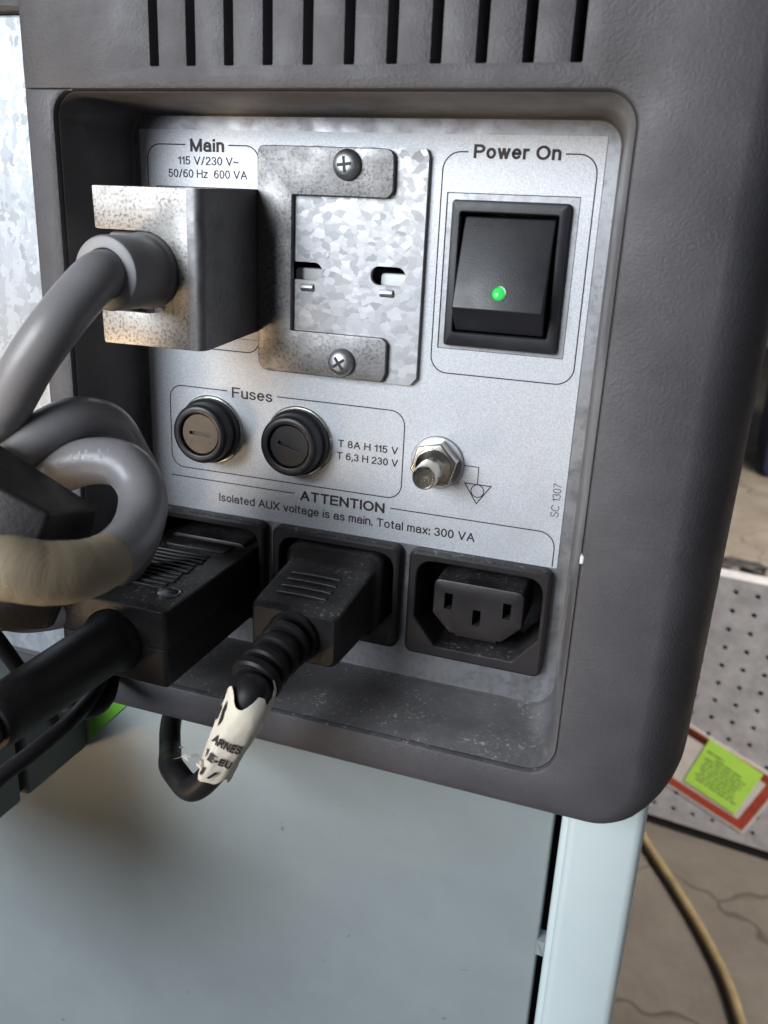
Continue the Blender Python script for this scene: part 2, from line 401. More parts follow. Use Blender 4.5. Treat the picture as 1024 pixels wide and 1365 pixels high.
def lettering(text, x0, x1, z, h, w, parent, name='lettering', f=None, mat='print', rot=False, track=.14, y=-.24):
    """print `text` with baseline z from x0 to x1, cap height h, stroke width w"""
    segs = []; cur = 0.
    ws = w/h
    for ch in text:
        if ch == ' ': cur += .20+track; continue
        gw, st = G[ch]
        for s_ in st: segs.append([(cur+ws/2+px, ws/2+py*(1-ws)) for px, py in s_])
        cur += gw+ws+track*.62
    tot = cur-track*.62; k_ = (x1-x0)/tot; bm = BM()
    for i, s_ in enumerate(segs):
        yy = y-.002*(i % 5)
        if f: ff = lambda u, v: f(u*k_, v*h)
        elif rot: ff = lambda u, v: (z-v*h, yy, x0+u*k_)
        else: ff = lambda u, v: (x0+u*k_, yy, z+v*h)
        # extend ends a little so that joints close
        s2 = [Vector(p) for p in s_]
        if (s2[0]-s2[-1]).length > 1e-4:
            s2[0] = s2[0]+(s2[0]-s2[1]).normalized()*ws*.45; s2[-1] = s2[-1]+(s2[-1]-s2[-2]).normalized()*ws*.45
        sx = k_/h
        ribbon(bm, s2, ws, ff)
    return finish(name, bm, mat, parent)
def line(pts, w, parent, name='frame_line', y=-.23):
    bm = BM(); ribbon(bm, pts, w, lambda u, v: (u, y, v)); return finish(name, bm, 'print', parent)

# ================================================================== SETTING
bm = BM(); prism(bm, rrect(-2500, 3500, -1500, 6000, 10), -ZC-20, -ZC, f=TP); tag(finish('floor', bm, 'concrete'), 'brown stained concrete floor with cracks', kind='structure')

# ================================================================== CART
CT = thing('equipment_cart', (-150, 100, -ZC), 'pale blue-grey metal cart carrying the dark device', 'cart')
bm = BM(); prism(bm, rrect(-330, -12.6, -ZC+30, -127.6, .6), 12, 5, .5); finish('back_panel', bm, 'cart_panel', CT)
bm = BM(); prism(bm, rrect(-345, 5.5, -127.2, -119.6, 1.0), 300, -4, 1.2); finish('top_plate', bm, 'housing', CT)
post = []
bm = BM()                                                        # post: stepped left edge, rounded right edge, runs down to the floor
prof = [(-10.6, 9), (-10.6, 4.6), (-10.2, 3.9), (-9.2, 3.6), (-8.9, 3.5), (-8.7, 2.0), (-8.4, 1.0), (-7.6, .3), (-6.6, 0), (6.6, 0), (7.8, .4), (8.6, 1.3), (9.0, 2.6), (9.0, 26), (-8, 26)]
prism(bm, prof, -ZC, -127.6, f=TP); finish('post', bm, 'cart_post', CT)
bm = BM(); prism(bm, rrect(-12.8, -10.4, -184.2, -179.6, .2), 9, 4.3, .3); finish('joint_tab', bm, 'cart_panel', CT)
bm = BM(); prism(bm, rrect(-14, -8.5, -ZC+30, -127.6, .2), 30, 22, 0); finish('inner_rail', bm, 'dark_hole', CT)

# ================================================================== DEVICE
DEV = thing('electronic_device', (-60, 60, -119), 'dark grey electronic device with recessed silver rear power panel', 'device')
def hloop(bm, y, r_in, l_in, b_in, t_in):
    x0, x1, z0, z1 = -133.2+l_in, 16.2-r_in, -119.0+b_in, 80-t_in
    return ring(bm, [(u-.03*max(0, min(75, -30-v))*max(0, min(1, (u+25)/35)), y, v) for u, v in rrect(x0, x1, z0, z1, (max(2, 10-l_in), max(6, 15-r_in*.5), 10, 6), 10)])
def ins(y, start, depth, r):
    t = min(1, max(0, (start-y)/depth)); return r*(1-math.sqrt(max(0, 1-t*t)))
bm = BM(); first = prev = hloop(bm, 170, 0, 0, 0, 0); bm.faces.new(first)
for y in [-2, -5, -9, -13, -16.5, -19.5, -21.5, -23, -24, -24.6, -25]:
    L = hloop(bm, y, ins(y, -3, 22.3, 13), ins(y, -21, 4, 2.2), ins(y, -20, 5, 4.2), ins(y, -21, 4, 3)); bridge(bm, prev, L); prev = L
def iloop(bm, y, t, g):
    # t = 0 at the front rim, 1 at the panel; g grows the loop
    a = (-125.2, -11.9, -108.2, 21.3); b = (-124.4, -15.5, -107.1, 20.2)
    x0, x1, z0, z1 = [p*(1-t)+q*t for p, q in zip(a, b)]
    return ring(bm, [(u, y, v) for u, v in rrect(x0-g, x1+g, z0-g, z1+g, (5+g, 6.5+g, 5.5+g, 5+g), 10)])
for y, t, g in ((-25, 0, .9), (-24.75, 0, .35), (-24.2, 0, .06), (-23.4, 0, 0), (-21, 0, .15), (26, 0, .15)):
    L = iloop(bm, y, t, g); bridge(bm, prev, L); prev = L
bm.faces.new(prev)
tr = BM(); prev = None                                         # the recess lining, set in behind the rim with a hairline gap
for y, t, g in ((-20, 0, .12), (-23.3, 0, -.03), (-23.65, 0, -.10), (-23.75, 0, -.22), (-23.5, .02, -.36), (-12, .5, -.40), (-1.3, .95, -.2), (-.6, .98, -.25), (-.2, 1, -.45), (.1, 1, -.8), (.3, 1, -.9)):
    L = iloop(tr, y, t, g); prev and bridge(tr, prev, L); prev = L
finish('recess_lining', tr, 'lining', DEV, 50)
housing = finish('housing', bm, 'housing', DEV, 30)
cut = BM()
for i in range(11):
    cx = -101.35+7.87*i
    prism(cut, rrect(cx-1.0, cx+1.0, 25.3, 62, .25, 2), -9, -30)
prism(cut, rrect(-140, -120.9, 21.25, 21.65, .02, 1), -24.2, -30)
bmesh.ops.recalc_face_normals(cut, faces=cut.faces)
for v in cut.verts: v.co = (v.co-Vector(housing['org']))*.001
cme = bpy.data.meshes.new('cutter'); cut.to_mesh(cme); cut.free(); co = bpy.data.objects.new('cutter', cme); COL.objects.link(co)
co.matrix_world = Matrix.Translation(mm(*housing['org']))
mod = housing.modifiers.new('slots', 'BOOLEAN'); mod.operation = 'DIFFERENCE'; mod.solver = 'EXACT'; mod.object = co
bv = housing.modifiers.new('edge', 'BEVEL'); bv.width = .00022; bv.segments = 2; bv.limit_method = 'ANGLE'; bv.angle_limit = math.radians(55)
bpy.context.view_layer.update()
dg = bpy.context.evaluated_depsgraph_get(); nm = bpy.data.meshes.new_from_object(housing.evaluated_get(dg)); housing.modifiers.clear(); housing.data = nm
for p in nm.polygons: p.use_smooth = True
nm.set_sharp_from_angle(angle=math.radians(34))
bpy.data.objects.remove(co); bpy.data.meshes.remove(cme)

bm = BM(); p = PY(776.5, 744, -24.0); prism(bm, rrect(p.x-.35, p.x+.3, p.z-.9, p.z+.8, .25, 2), -23.2, -24.9, .1); finish('paint_chip', bm, 'white_plastic', DEV)
# ---- panel sheet and label
OC = [-106.3, -71.05, -35.8]; OZ = -85.1
def oct_well(cx, cz=OZ): return rpoly([(cx-14.4, cz+11.0), (cx-14.4, cz-3.6), (cx-9.0, cz-10.3), (cx+9.6, cz-10.3), (cx+15.0, cz-3.6), (cx+15.0, cz+11.0)], (4.2, 1.2, 1.2, 1.2, 1.2, 4.2))
panel_holes = [oct_well(c) for c in OC]+[rrect(-84.5, -55.5, -16.5, -6, .5, 2), rrect(-47.2, -25.0, -24, 3.8, .4, 2)]
bm = BM(); sheet(bm, rrect(-124.2, -15.7, -106.9, 20.0, 4.0), panel_holes, 1.0, 0.0); panel = finish('rear_panel', bm, 'panel_metal', DEV)
bm = BM()
for f_ in (0,):
    sheet(bm, rrect(-124.0, -15.9, -106.7, 19.8, 4.0), panel_holes, 2.4, 1.1)
finish('panel_backing', bm, 'panel_metal', DEV)
bm = BM(); sheet(bm, rrect(-122.2, -18.75, -71.7, 16.75, .25, 2), [rrect(-49.5, -22.6, -25.6, 5.8, .2, 2), rrect(-118.1, -92.6, -28, 4.9, .2, 2), rrect(-84.2, -55.8, -16.2, -6.3, .3, 2)], -.02, -.2)
LAB = finish('label_sheet', bm, 'label', DEV)
def fr(x0, x1, z0, z1, r, g0, g1):
    """rounded frame open on top between g0 and g1"""
    P = rrect(x0, x1, z0, z1, r, 7); n = len(P); m = 3*8           # rrect: bl, br, tr, tl
    return [(g0, z1)]+P[m:]+P[:m]+[(g1, z1)]
lw = .26
line(fr(-120.3, -92.2, -30.9, 13.7, 3.2, -110.4, -99.7), lw, LAB)
line(fr(-50.8, -20.05, -30.9, 13.5, 3.6, -45.7, -26.4), lw, LAB)
line(fr(-116.6, -55.9, -61.1, -40.5, 3.4, -100.7, -87.6), lw, LAB)
line([(-117.0, -63.55), (-82.8, -63.6)], lw, LAB); line([(-58.3, -63.6)]+arc(-23.5, -67.2, 3.7, 3.65, 90, 0, 8)+[(-19.8, -71.4)], lw, LAB)
line([(-118.1, 4.9), (-92.8, 4.9)], .16, LAB); line([(-118.1, 4.9), (-118.1, -2)], .16, LAB)
line([(-49.5, -25.6), (-49.5, 5.8), (-22.6, 5.8), (-22.6, -25.6), (-49.5, -25.6)], .11, LAB)
lettering('Main', -109.2, -100.7, 12.25, 2.7, .52, LAB)
lettering('115 V/230 V~', -112.4, -97.2, 9.55, 1.75, .24, LAB)
lettering('50/60 Hz  600 VA', -115.0, -95.1, 6.85, 1.75, .24, LAB)
lettering('Power On', -44.6, -27.2, 12.3, 2.65, .52, LAB)
lettering('Fuses', -99.5, -88.8, -42.0, 2.55, .36, LAB)
lettering('T 8A H 115 V', -71.9, -57.1, -50.55, 1.75, .27, LAB)
lettering('T 6,3 H 230 V', -72.1, -57.0, -53.5, 1.75, .27, LAB)
lettering('ATTENTION', -81.3, -59.7, -65.1, 2.5, .46, LAB)
lettering('Isolated AUX voltage is as main. Total max: 300 VA', -103.4, -37.8, -68.6, 2.1, .30, LAB)
lettering('SC 1307', -59.8, -52.2, -19.7, 1.8, .17, LAB, rot=True)
# equipotential mark: lead line, triangle and ring
line([(-42.4, -50.95), (-38.2, -50.95), (-38.2, -54.9)], .22, LAB, 'ground_symbol'); line([(-38.1, -54.95), (-35.1, -54.95), (-38.1, -59.4), (-41.1, -54.95), (-38.1, -54.95)], .24, LAB, 'ground_symbol', -.235)
line(circ(-38.1, -56.45, 1.45, 28)+[circ(-38.1, -56.45, 1.45, 28)[0]], .22, LAB, 'ground_symbol', -.24)

# ---- rocker switch
outer = rrect(-48.0, -24.1, -24.75, 4.5, .7, 3); innr = rrect(-46.0, -26.2, -21.7, 2.1, .35, 3); bm = BM(); prev = None
for pl, y in ((outer, 0), (outer, -1.3), (inset(outer, .2), -1.75), (inset(outer, .55), -1.9), (inset(innr, -.3), -1.9), (inset(innr, -.05), -1.7), (innr, -1.4), (innr, 8)):
    L = ring(bm, [(u, y, v) for u, v in pl])
    if prev: bridge(bm, prev, L)
    prev = L
bm.faces.new(prev); SW = finish('power_switch', bm, 'switch_plastic', DEV)
bm = BM(); pr = rpoly([(6, 1.5), (-.3, 1.4), (-6.6, -16.4), (-2.2, -21.2), (6, -21.3)], (0, .5, .7, .4, 0), 4)
prism(bm, pr, -45.4, -26.8, .35, SD, bevback=.35); RK = finish('rocker', bm, 'switch_plastic', SW)
nd = Vector((0, -17.8, 6.3)).normalized(); c0 = Vector((-36.1, -.3, 1.4))+(Vector((0, -6.3, -17.8))*.815)
bm = BM(); lathe(bm, [(1.75, -.4), (1.75, .12), (1.55, .22), (1.28, .16), (1.25, -.3)], c0, nd, 28, False); finish('lamp_bezel', bm, 'lamp_clear', SW)
bm = BM(); lathe(bm, [(1.28, -.4), (1.28, .08), (1.0, .32), (.5, .45), (.05, .48)], c0, nd, 24); finish('indicator_lamp', bm, 'indicator', SW)

# ---- fuse holders
FZ = -50.45
def fuse(cx, imat, rot):
    c = Vector((cx, 0, FZ)); bm = BM()
    lathe(bm, [(8.5, .0), (8.5, .55), (8.2, .8), (6.5, .85), (6.5, 0)], c, n=48); F = finish('fuse_holder', bm, 'bright_ring', DEV)
    bm = BM(); lathe(bm, [(7.95, .5), (7.95, 2.2), (7.75, 2.6), (7.3, 2.9), (7.25, 3.1), (7.2, 5.6), (6.95, 6.2), (6.5, 6.55), (5.6, 6.6), (5.25, 6.45), (5.1, 6.1), (5.1, 4.4), (4.7, 4.3)], c, n=48); finish('fuse_cap', bm, 'switch_plastic', F)
    # insert with a screwdriver slot
    bm = BM(); ca, sa = math.cos(rot), math.sin(rot)
    slot = [(u*ca-v*sa+cx, u*sa+v*ca+FZ) for u, v in rrect(-2.9, 2.9, -.42, .42, .15, 2)]
    sheet(bm, circ(cx, FZ, 4.75, 36), [slot], -4.4, -5.75); q = ring(bm, [(u, -4.9, v) for u, v in inset(slot, -.05)]); bm.faces.new(q); I = finish('fuse_insert', bm, imat, F)
    # raised marks round the slot
    bm = BM(); ribbon(bm, arc(cx, FZ, 3.2, 3.0, 215, 325, 12), .5, lambda u, v: (u, -5.83, v)); 
    ribbon(bm, [(cx-2.0, FZ+2.4), (cx+2.0, FZ+2.4)], .3, lambda u, v: (u, -5.83, v)); ribbon(bm, [(cx-1.6, FZ+1.6), (cx+1.7, FZ+1.6)], .3, lambda u, v: (u, -5.83, v))
    finish('raised_mark', bm, imat, F); return F
fuse(-105.1, 'fuse_insert', math.radians(-2))
fuse(-81.8, 'switch_plastic', math.radians(-14))

# ---- earth stud
c = Vector((-47.7, 0, -51.0)); ax = Vector((.03, -1, -.05))
bm = BM(); lathe(bm, [(6.1, 0), (6.1, .7), (5.9, .95), (2, 1.0)], c, n=40); ST = finish('earth_stud', bm, 'steel', DEV)
bm = BM(); prism(bm, [(c.x+u, c.z+v) for u, v in circ(0, 0, 5.5, 6, .25)], -1, -4.2, .5); finish('hex_nut', bm, 'nickel', ST)
bm = BM(); lathe(bm, [(4.1, 3.4), (4.0, 4.6), (3.2, 5.2), (2.75, 5.6), (2.75, 11.6), (2.5, 12.3), (2.2, 12.6), (2.1, 12.35), (.1, 12.3)], c, ax, 32); finish('stud_pin', bm, 'nickel', ST)

# ---- three outlets
def outlet(cx):
    bm = BM(); o0 = rrect(cx-16.6, cx+16.6, OZ-13.3, OZ+13.2, 1.9, 4); w = oct_well(cx)
    es = []
    prev = None
    for pl, y in ((o0, -.02), (o0, -1.9), (inset(o0, .25), -2.5), (inset(o0, .8), -2.9)):
        L = ring(bm, [(u, y, v) for u, v in pl]);  prev and bridge(bm, prev, L); prev = L
    wl = ring(bm, [(u, -2.9, v) for u, v in inset(w, -.35)])
    for lp in (prev, wl): es += [bm.edges.get((lp[i], lp[(i+1) % len(lp)])) or bm.edges.new((lp[i], lp[(i+1) % len(lp)])) for i in range(len(lp))]
    bmesh.ops.triangle_fill(bm, use_beauty=True, edges=es)
    prev = wl
    for pl, y in ((inset(w, -.06), -2.65), (w, -2.3), (inset(w, .25), 13)):
        L = ring(bm, [(u, y, v) for u, v in pl]); bridge(bm, prev, L); prev = L
    bm.faces.new(prev)
    O = finish('outlet', bm, 'outlet_plastic', DEV, 30); return O
def core(O, cx):
    x = cx+.35; z = OZ+.2
    pl = rpoly([(x-10.6, z+6.6), (x-10.6, z-2.2), (x-6.2, z-6.6), (x+6.2, z-6.6), (x+10.6, z-2.2), (x+10.6, z+6.6)], (1.8, .9, .9, .9, .9, 1.8))
    slots = [rrect(x+a-.95, x+a+.95, z+b-2.0, z+b+2.0, .1, 1) for a, b in ((-6.9, 1.4), (6.9, 1.4), (0, -1.6))]
    bm = BM(); prev = None
    for p, y in ((pl, 12.9), (pl, -1.6), (inset(pl, .12), -1.9), (inset(pl, .45), -2.05)):
        L = ring(bm, [(u, y, v) for u, v in p]); prev and bridge(bm, prev, L); prev = L
    es = [bm.edges.get((prev[i], prev[(i+1) % len(prev)])) for i in range(len(prev))]
    for s_ in slots:
        L = ring(bm, [(u, -2.05, v) for u, v in s_]); es += [bm.edges.new((L[i], L[(i+1) % len(L)])) for i in range(len(L))]
    bmesh.ops.triangle_fill(bm, use_beauty=True, edges=es)
    for s_ in slots:
        A = ring(bm, [(u, -2.05, v) for u, v in s_]); B = ring(bm, [(u, 6, v) for u, v in s_]); bridge(bm, A, B); bm.faces.new(B)
    finish('outlet_core', bm, 'outlet_plastic', O, 30)
    bm = BM(); prism(bm, rrect(x-5.6, x+4.6, z-8.9, z-7.2, .2, 2), 12.9, 1.5, .2); finish('latch_block', bm, 'outlet_plastic', O)
for cx in OC:
    o = outlet(cx); core(o, cx)

# ---- cover plate under the bracket, with two slots
bm = BM(); pl = rpoly([(-91, 14.0), (-91, -34.3), (-54.9, -34.2), (-53.5, -32.6), (-53.4, 12.4), (-54.1, 13.9)], (.8, .8, .5, .5, .6, .6), 2)
sl = [rrect(-84.5, -76.2, -13.4, -9.6, 1.85, 5), rrect(-65.0, -57.1, -13.4, -9.5, 1.9, 5)]
sheet(bm, pl, sl, -.35, -1.6); PL = finish('cover_plate', bm, 'galvanised', DEV)
for x in (-80.3, -60.0):
    bm = BM(); prism(bm, rrect(x-3.6, x+3.4, -14.9, -11.0, .8), 4, 1.3, .3); finish('selector_block', bm, 'white_plastic', PL)
for x in (-79.6, -61.1):
    bm = BM(); prism(bm, [(-1.6-a, b) for a, b in ((-.3, -15.9), (.45, -15.7), (.8, -15.1), (.8, -14.9), (.45, -14.3), (-.3, -14.1))], x-1.5, x+1.5, .15, SD, bevback=.15); finish('pressed_tab', bm, 'steel', PL)

# ---- cord bracket: flange with two tabs, side wall, front plate with a notch
bm = BM(); pl = rpoly([(-91.2, 13.8), (-91.2, -34.0), (-61.0, -34.0), (-60.2, -32.0), (-60.2, -25.4), (-61.2, -24.4), (-83.0, -24.4), (-83.0, 4.1), (-61.4, 4.1), (-60.3, 5.4), (-60.3, 13.6)], (1.8, 3.0, 1.6, 1.6, 1.2, 1.2, .3, .3, 1.4, 1.2, 2.2), 4)
prism(bm, pl, -1.62, -3.0, .18); BK = finish('cord_bracket', bm, 'zinc_flange', DEV)
bm = BM(); y0, y1 = -2.2, -26.4
prof = [(-91.2, y0), (-91.2, y1+2.0)]+[(-93.2+2.0*math.cos(t), y1+2.0-2.0*math.sin(t)) for t in (.4, .8, 1.2, 1.57)]+[(-94.5, y1), (-94.5, y1+1.4), (-93.2, y1+1.5), (-92.6, y1+2.1), (-92.6, y0)]
A = ring(bm, [(u, w, 4.9-.9*(w-y0)/(y1-y0)) for u, w in prof]); B = ring(bm, [(u, w, -25.3-1.9*(w-y0)/(y1-y0)) for u, w in prof]); bridge(bm, A, B); bm.faces.new(A); bm.faces.new(B)
finish('side_wall', bm, 'zinc_smooth', BK)
bm = BM(); nz = -12.4
pl = rpoly([(-94.4, 3.98), (-116.2, 3.9), (-115.9, nz+8.0), (-104.6, nz+8.0)], (0, .5, .5, 0), 3)+[(-104.6+8.0*math.sin(t), nz+8.0*math.cos(t)) for t in [math.pi*i/14 for i in range(1, 14)]]+rpoly([(-104.6, nz-8.0), (-115.4, nz-8.0), (-115.2, -27.3), (-94.4, -27.2)], (0, .5, .5, 0), 3)
prism(bm, pl, y1+1.4, y1, .15); finish('front_plate', bm, 'zinc', BK)
def screw(x, z, y, rot, parent):
    bm = BM(); c = Vector((x, y, z)); n = 32
    lathe(bm, [(3.1, 0), (3.1, .5), (2.9, 1.1), (2.4, 1.7), (1.7, 2.05), (1.2, 2.15), (.05, 2.2)], c, n=n); o = finish('screw', bm, 'steel', parent)
    for a in (rot, rot+math.pi/2):                # dark raised bars painting the shade of the cross recess
        bm = BM(); pts = [(x+u*math.cos(a)-v*math.sin(a), z+u*math.sin(a)+v*math.cos(a)) for u, v in rrect(-1.55, 1.55, -.32, .32, .12, 2)]
        prism(bm, pts, y-1.2, y-2.24+(.01 if a == rot else 0)); finish('cross_shade', bm, 'recess_shade', o)
plastic('recess_shade', (.03, .03, .034), .6, 900, .00001, .1)
metal('dark_steel', (.30, .30, .32), .3, .4, 900)
screw(-70.4, 10.3, -3.0, .12, BK); screw(-70.4, -30.4, -3.0, .62, BK)

# ================================================================== GREY MAINS CORD
GC = thing('grey_power_cord', (-104.9, -30, -20), 'thick grey mains cord leaving the metal bracket and coiled at the device', 'power cord')
gx, gz = -104.8, -12.1
bm = BM(); prism(bm, rrect(gx-10, gx+10, gz-7.4, gz+7.4, 2), -.5, -24.5, .8); finish('plug_body', bm, 'bushing_grey', GC)
bm = BM(); lathe(bm, [(6.2, 22), (7.5, 24.2), (7.6, 26), (7.3, 26.6), (7.0, 27.4), (7.15, 28), (7.05, 38.2), (6.8, 38.8), (6.4, 39), (4.75, 39.05), (4.6, 38.4), (4.6, 37)], (gx, 0, gz), n=48, cap=True); finish('bushing', bm, 'bushing_grey', GC)
RG = 4.5
pts = [Vector((gx, -34, gz)), Vector((gx+.2, -41, gz-.4)), PD(103, 398, 157), PD(72, 437, 155), PD(42, 480, 156), PD(12, 535, 159), PD(-25, 600, 163), PD(-50, 690, 168), PD(-40, 770, 175), PD(20, 815, 186), PD(110, 800, 192), PD(175, 740, 192), PD(196, 670, 190),
       PD(170, 605, 180), PD(142, 566, 173), PD(100, 560, 167), PD(55, 580, 164), PD(10, 613, 163), PD(-40, 660, 164), PD(-80, 730, 165), PD(-60, 790, 170), PD(-30, 760, 172), PD(0, 690, 170), PD(40, 648, 168),
       PD(85, 625, 166), PD(130, 614, 164), PD(168, 622, 162), PD(190, 655, 160), PD(186, 697, 156), PD(160, 734, 148), PD(115, 758, 141), PD(60, 764, 136), PD(5, 757, 133), PD(-40, 765, 135), PD(-70, 800, 142), PD(-85, 860, 152)]
gpath = spline(pts, 12)
bm = BM(); tube(bm, gpath, RG, 28); finish('cable', bm, 'cord_grey', GC)
tp = gpath[12*29+4:]  # sleeve added over the lower bend, its tan painting warm light
bm = BM(); tube(bm, tp, lambda t: RG+.05+.65*min(1, t*5)+.02*math.sin(t*90), 36); TW = finish('warm_light_wrap', bm, 'warm_light_tan', GC); TW['label'] = 'tan wrap painting warm light on the lower bend of the grey cord'
GF = frames(gpath); e0 = 12*24+2
def emb(u, v):
    x = e0+u*2.1; i = int(x); p = gpath[i].lerp(gpath[i+1], x-i); t = GF[i][0]
    cd = Vector((0, CAMY, 0))-p; cd = (cd-t*cd.dot(t)).normalized(); sd = t.cross(cd)
    if sd.z < 0: sd = -sd
    a = .05+v/RG; return p+(cd*math.cos(a)+sd*math.sin(a))*(RG+.06)
lettering('CULV', 0, 9, 0, 1.9, .30, GC, 'embossed_mark', f=emb, mat='bushing_grey', track=.5)

# ================================================================== STRAP
STR = thing('cable_strap', tuple(PD(40, 690, 150)), 'black rubber strap clasping the coiled grey cord', 'strap')
def hexa(name, P8, mat, parent, bev=.8):
    bm = BM(); v = ring(bm, P8)
    for q in ((0, 1, 2, 3), (7, 6, 5, 4), (0, 4, 5, 1), (1, 5, 6, 2), (2, 6, 7, 3), (3, 7, 4, 0)): bm.faces.new([v[i] for i in q])
    bmesh.ops.recalc_face_normals(bm, faces=bm.faces)
    bmesh.ops.bevel(bm, geom=list(bm.edges), offset=bev, segments=3, affect='EDGES', profile=.5)
    return finish(name, bm, mat, parent)
hexa('strap_block', [PD(-30, 633, 140), PD(66, 684, 141), PD(50, 729, 141), PD(-30, 722, 140), PD(-30, 572, 156), PD(132, 676, 157), PD(118, 740, 157), PD(-30, 735, 156)], 'strap_rubber', STR)
hexa('strap_tail', [PD(-70, 770, 158), PD(92, 770, 158), PD(64, 838, 158), PD(-70, 846, 158), PD(-70, 770, 166), PD(100, 770, 166), PD(72, 834, 166), PD(-70, 842, 166)], 'strap_rubber', STR, .5)

# ================================================================== BLACK PLUG WITH SCREW (rewirable)
P1 = thing('black_plug_cord', (-106, -30, -97.5), 'black square two-part plug with ridged top and screw, pushed into an outlet', 'plug')
def p1shell(z0, z1, name):
    bm = BM(); x0, x1 = -119.6, -92.9
    prism(bm, rpoly([(x0, 6), (x0, -41.6), (x1, -41.6), (x1, 6)], (.2, 1.2, 1.2, .2)), z0, z1, .55, TP, bevback=.12); return finish(name, bm, 'black_plastic', P1)
TS = p1shell(-88.25, -79.3, 'upper_shell')
bm = BM(); prism(bm, rpoly([(-119.6, 6), (-119.6, -41.6), (-92.9, -41.6), (-92.9, 6)], (.2, 1.2, 1.2, .2)), -88.42, -97.4, .55, TP, bevback=.12); finish('lower_shell', bm, 'black_plastic', P1)
for i in range(11):
    y = -11.5-i*2.0; a = -4.6+random.uniform(-.3, .3); b = 5.2 if i > 2 else 4
    bm = BM(); prism(bm, rpoly([(y-.55, -79.5), (y+.55, -79.5), (y+.42, -78.75), (y-.42, -78.75)], .15, 2), -106.2-9.6, -106.2+6.2+.35*(i % 3), .2, SD, bevback=.2); finish('ridge', bm, 'black_plastic', TS)
bm = BM(); prism(bm, rrect(-114.5, -97.5, -8.2, -3, .8), -79.5, -78.7, .3, TP); finish('raised_pad', bm, 'black_plastic', TS)
bm = BM(); lathe(bm, [(2.75, 0), (2.75, .3), (2.4, .42), (2.2, .15), (2.1, .1), (.05, .12)], (-97.6, -33.2, -79.3), Vector((0, 0, 1)), 28); SC1 = finish('screw', bm, 'black_steel' if 'black_steel' in MAT else 'dark_steel', TS)
bm = BM(); lathe(bm, [(7.3, 41.2), (7.2, 42.4), (6.7, 43.2), (6.2, 44.5), (6.0, 55), (5.6, 75), (5.45, 76.6), (5.1, 77.2), (4.2, 77.3), (4.1, 76.5)], (-105.4, 0, -88.6), Vector((-.02, -1, -.0)), 36); finish('sleeve', bm, 'black_rubber', P1)
bm = BM(); tube(bm, spline([(-106.6, -70, -88.6), (-107, -85, -88.8), (-108, -100, -91), (-112, -120, -98)], 6), 3.9, 20); finish('cable', bm, 'black_rubber', P1)

# ================================================================== MOULDED PLUG
P2 = thing('moulded_plug_cord', (-70.5, -20, -97), 'black moulded plug with ribbed strain relief and white-labelled cable', 'plug')
px = -70.4
def loft(bm, secs):
    prev = None
    for y, x0, x1, z0, z1, r in secs:
        L = ring(bm, [(u, y, v) for u, v in rrect(x0, x1, z0, z1, r, 5)])
        if prev: bridge(bm, prev, L)
        else: bm.faces.new(L)
        prev = L
    bm.faces.new(prev); return bm
bm = BM(); loft(bm, [(10, px-12, px+12.6, -94.5, -74.4, (5, 5, 3, 3)), (-4.6, px-12, px+12.6, -94.5, -74.4, (5, 5, 3, 3)), (-5.6, px-11.7, px+12.3, -94.2, -74.8, (5, 5, 3, 3)), (-6.1, px-11.2, px+11.8, -93.8, -75.3, (5, 5, 3, 3)),
    (-7.6, px-10.5, px+11.2, -93.6, -76.7, (3, 3, 1.6, 1.6)), (-8.6, px-10.3, px+11.0, -93.6, -77.3, (3, 3, 1.4, 1.4)), (-25.2, px-10.3, px+10.4, -93.1, -80.2, (2.2, 2.2, 1.2, 1.2)), (-26.4, px-10.1, px+10.2, -92.9, -80.6, (2.2, 2.2, 1.2, 1.2)), (-27.1, px-9.5, px+9.6, -92.3, -81.3, (2, 2, 1, 1))])
B2 = finish('plug_body', bm, 'black_plastic', P2, 32)
for i in range(4):
    y = -13.2-i*2.7; zt = -77.3-2.9*((-8.6-y)/16.6)
    bm = BM(); path = [Vector((px-6.6, y, zt-.1)), Vector((px-5.6, y, zt+.05)), Vector((px+4.2, y, zt+.05)), Vector((px+5.4, y, zt-.12))]
    tube(bm, spline(path, 4), .55, 10); finish('ridge', bm, 'black_plastic', B2)
sr = spline([(px+.2, -25.5, -86.8), (px, -30, -87.0), (px-.2, -35, -87.5), (px-.5, -40, -88.4), (px-.8, -43.2, -89.4)], 10)
bm = BM(); tube(bm, sr, lambda t: 4.5-.3*t, 24); RL = finish('strain_relief', bm, 'black_rubber', P2)
Fs = frames(sr)
for t, rr, th in ((.10, 6.1, 2.5), (.32, 5.7, 2.2), (.53, 5.4, 2.2), (.73, 5.3, 2.2), (.95, 5.5, 2.4)):
    i = int(t*(len(sr)-1)); tv = Fs[i][0]
    bm = BM(); lathe(bm, [(4, -th/2), (rr-.5, -th/2), (rr, -th/2+.5), (rr, th/2-.5), (rr-.5, th/2), (4, th/2)], sr[i], tv, 32); finish('rib', bm, 'black_rubber', RL)
e = sr[-1]
cp = [e-Fs[-1][0]*2, e+Fs[-1][0]*2.0, PD(335, 925, 168), PD(321, 960, 169), PD(300, 1000, 171), PD(281, 1033, 174), PD(255, 1051, 178), PD(234, 1030, 183), PY(227, 1000, -24), PY(227, 972, -15), PY(231, 952, -7), PY(240, 942, -1)]
cpath = spline(cp, 12)
bm = BM(); tube(bm, cpath, lambda t: 3.8 if t < .2 else (3.8-1.1*min(1, (t-.2)/.25)), 22); finish('cable', bm, 'black_rubber', P2)
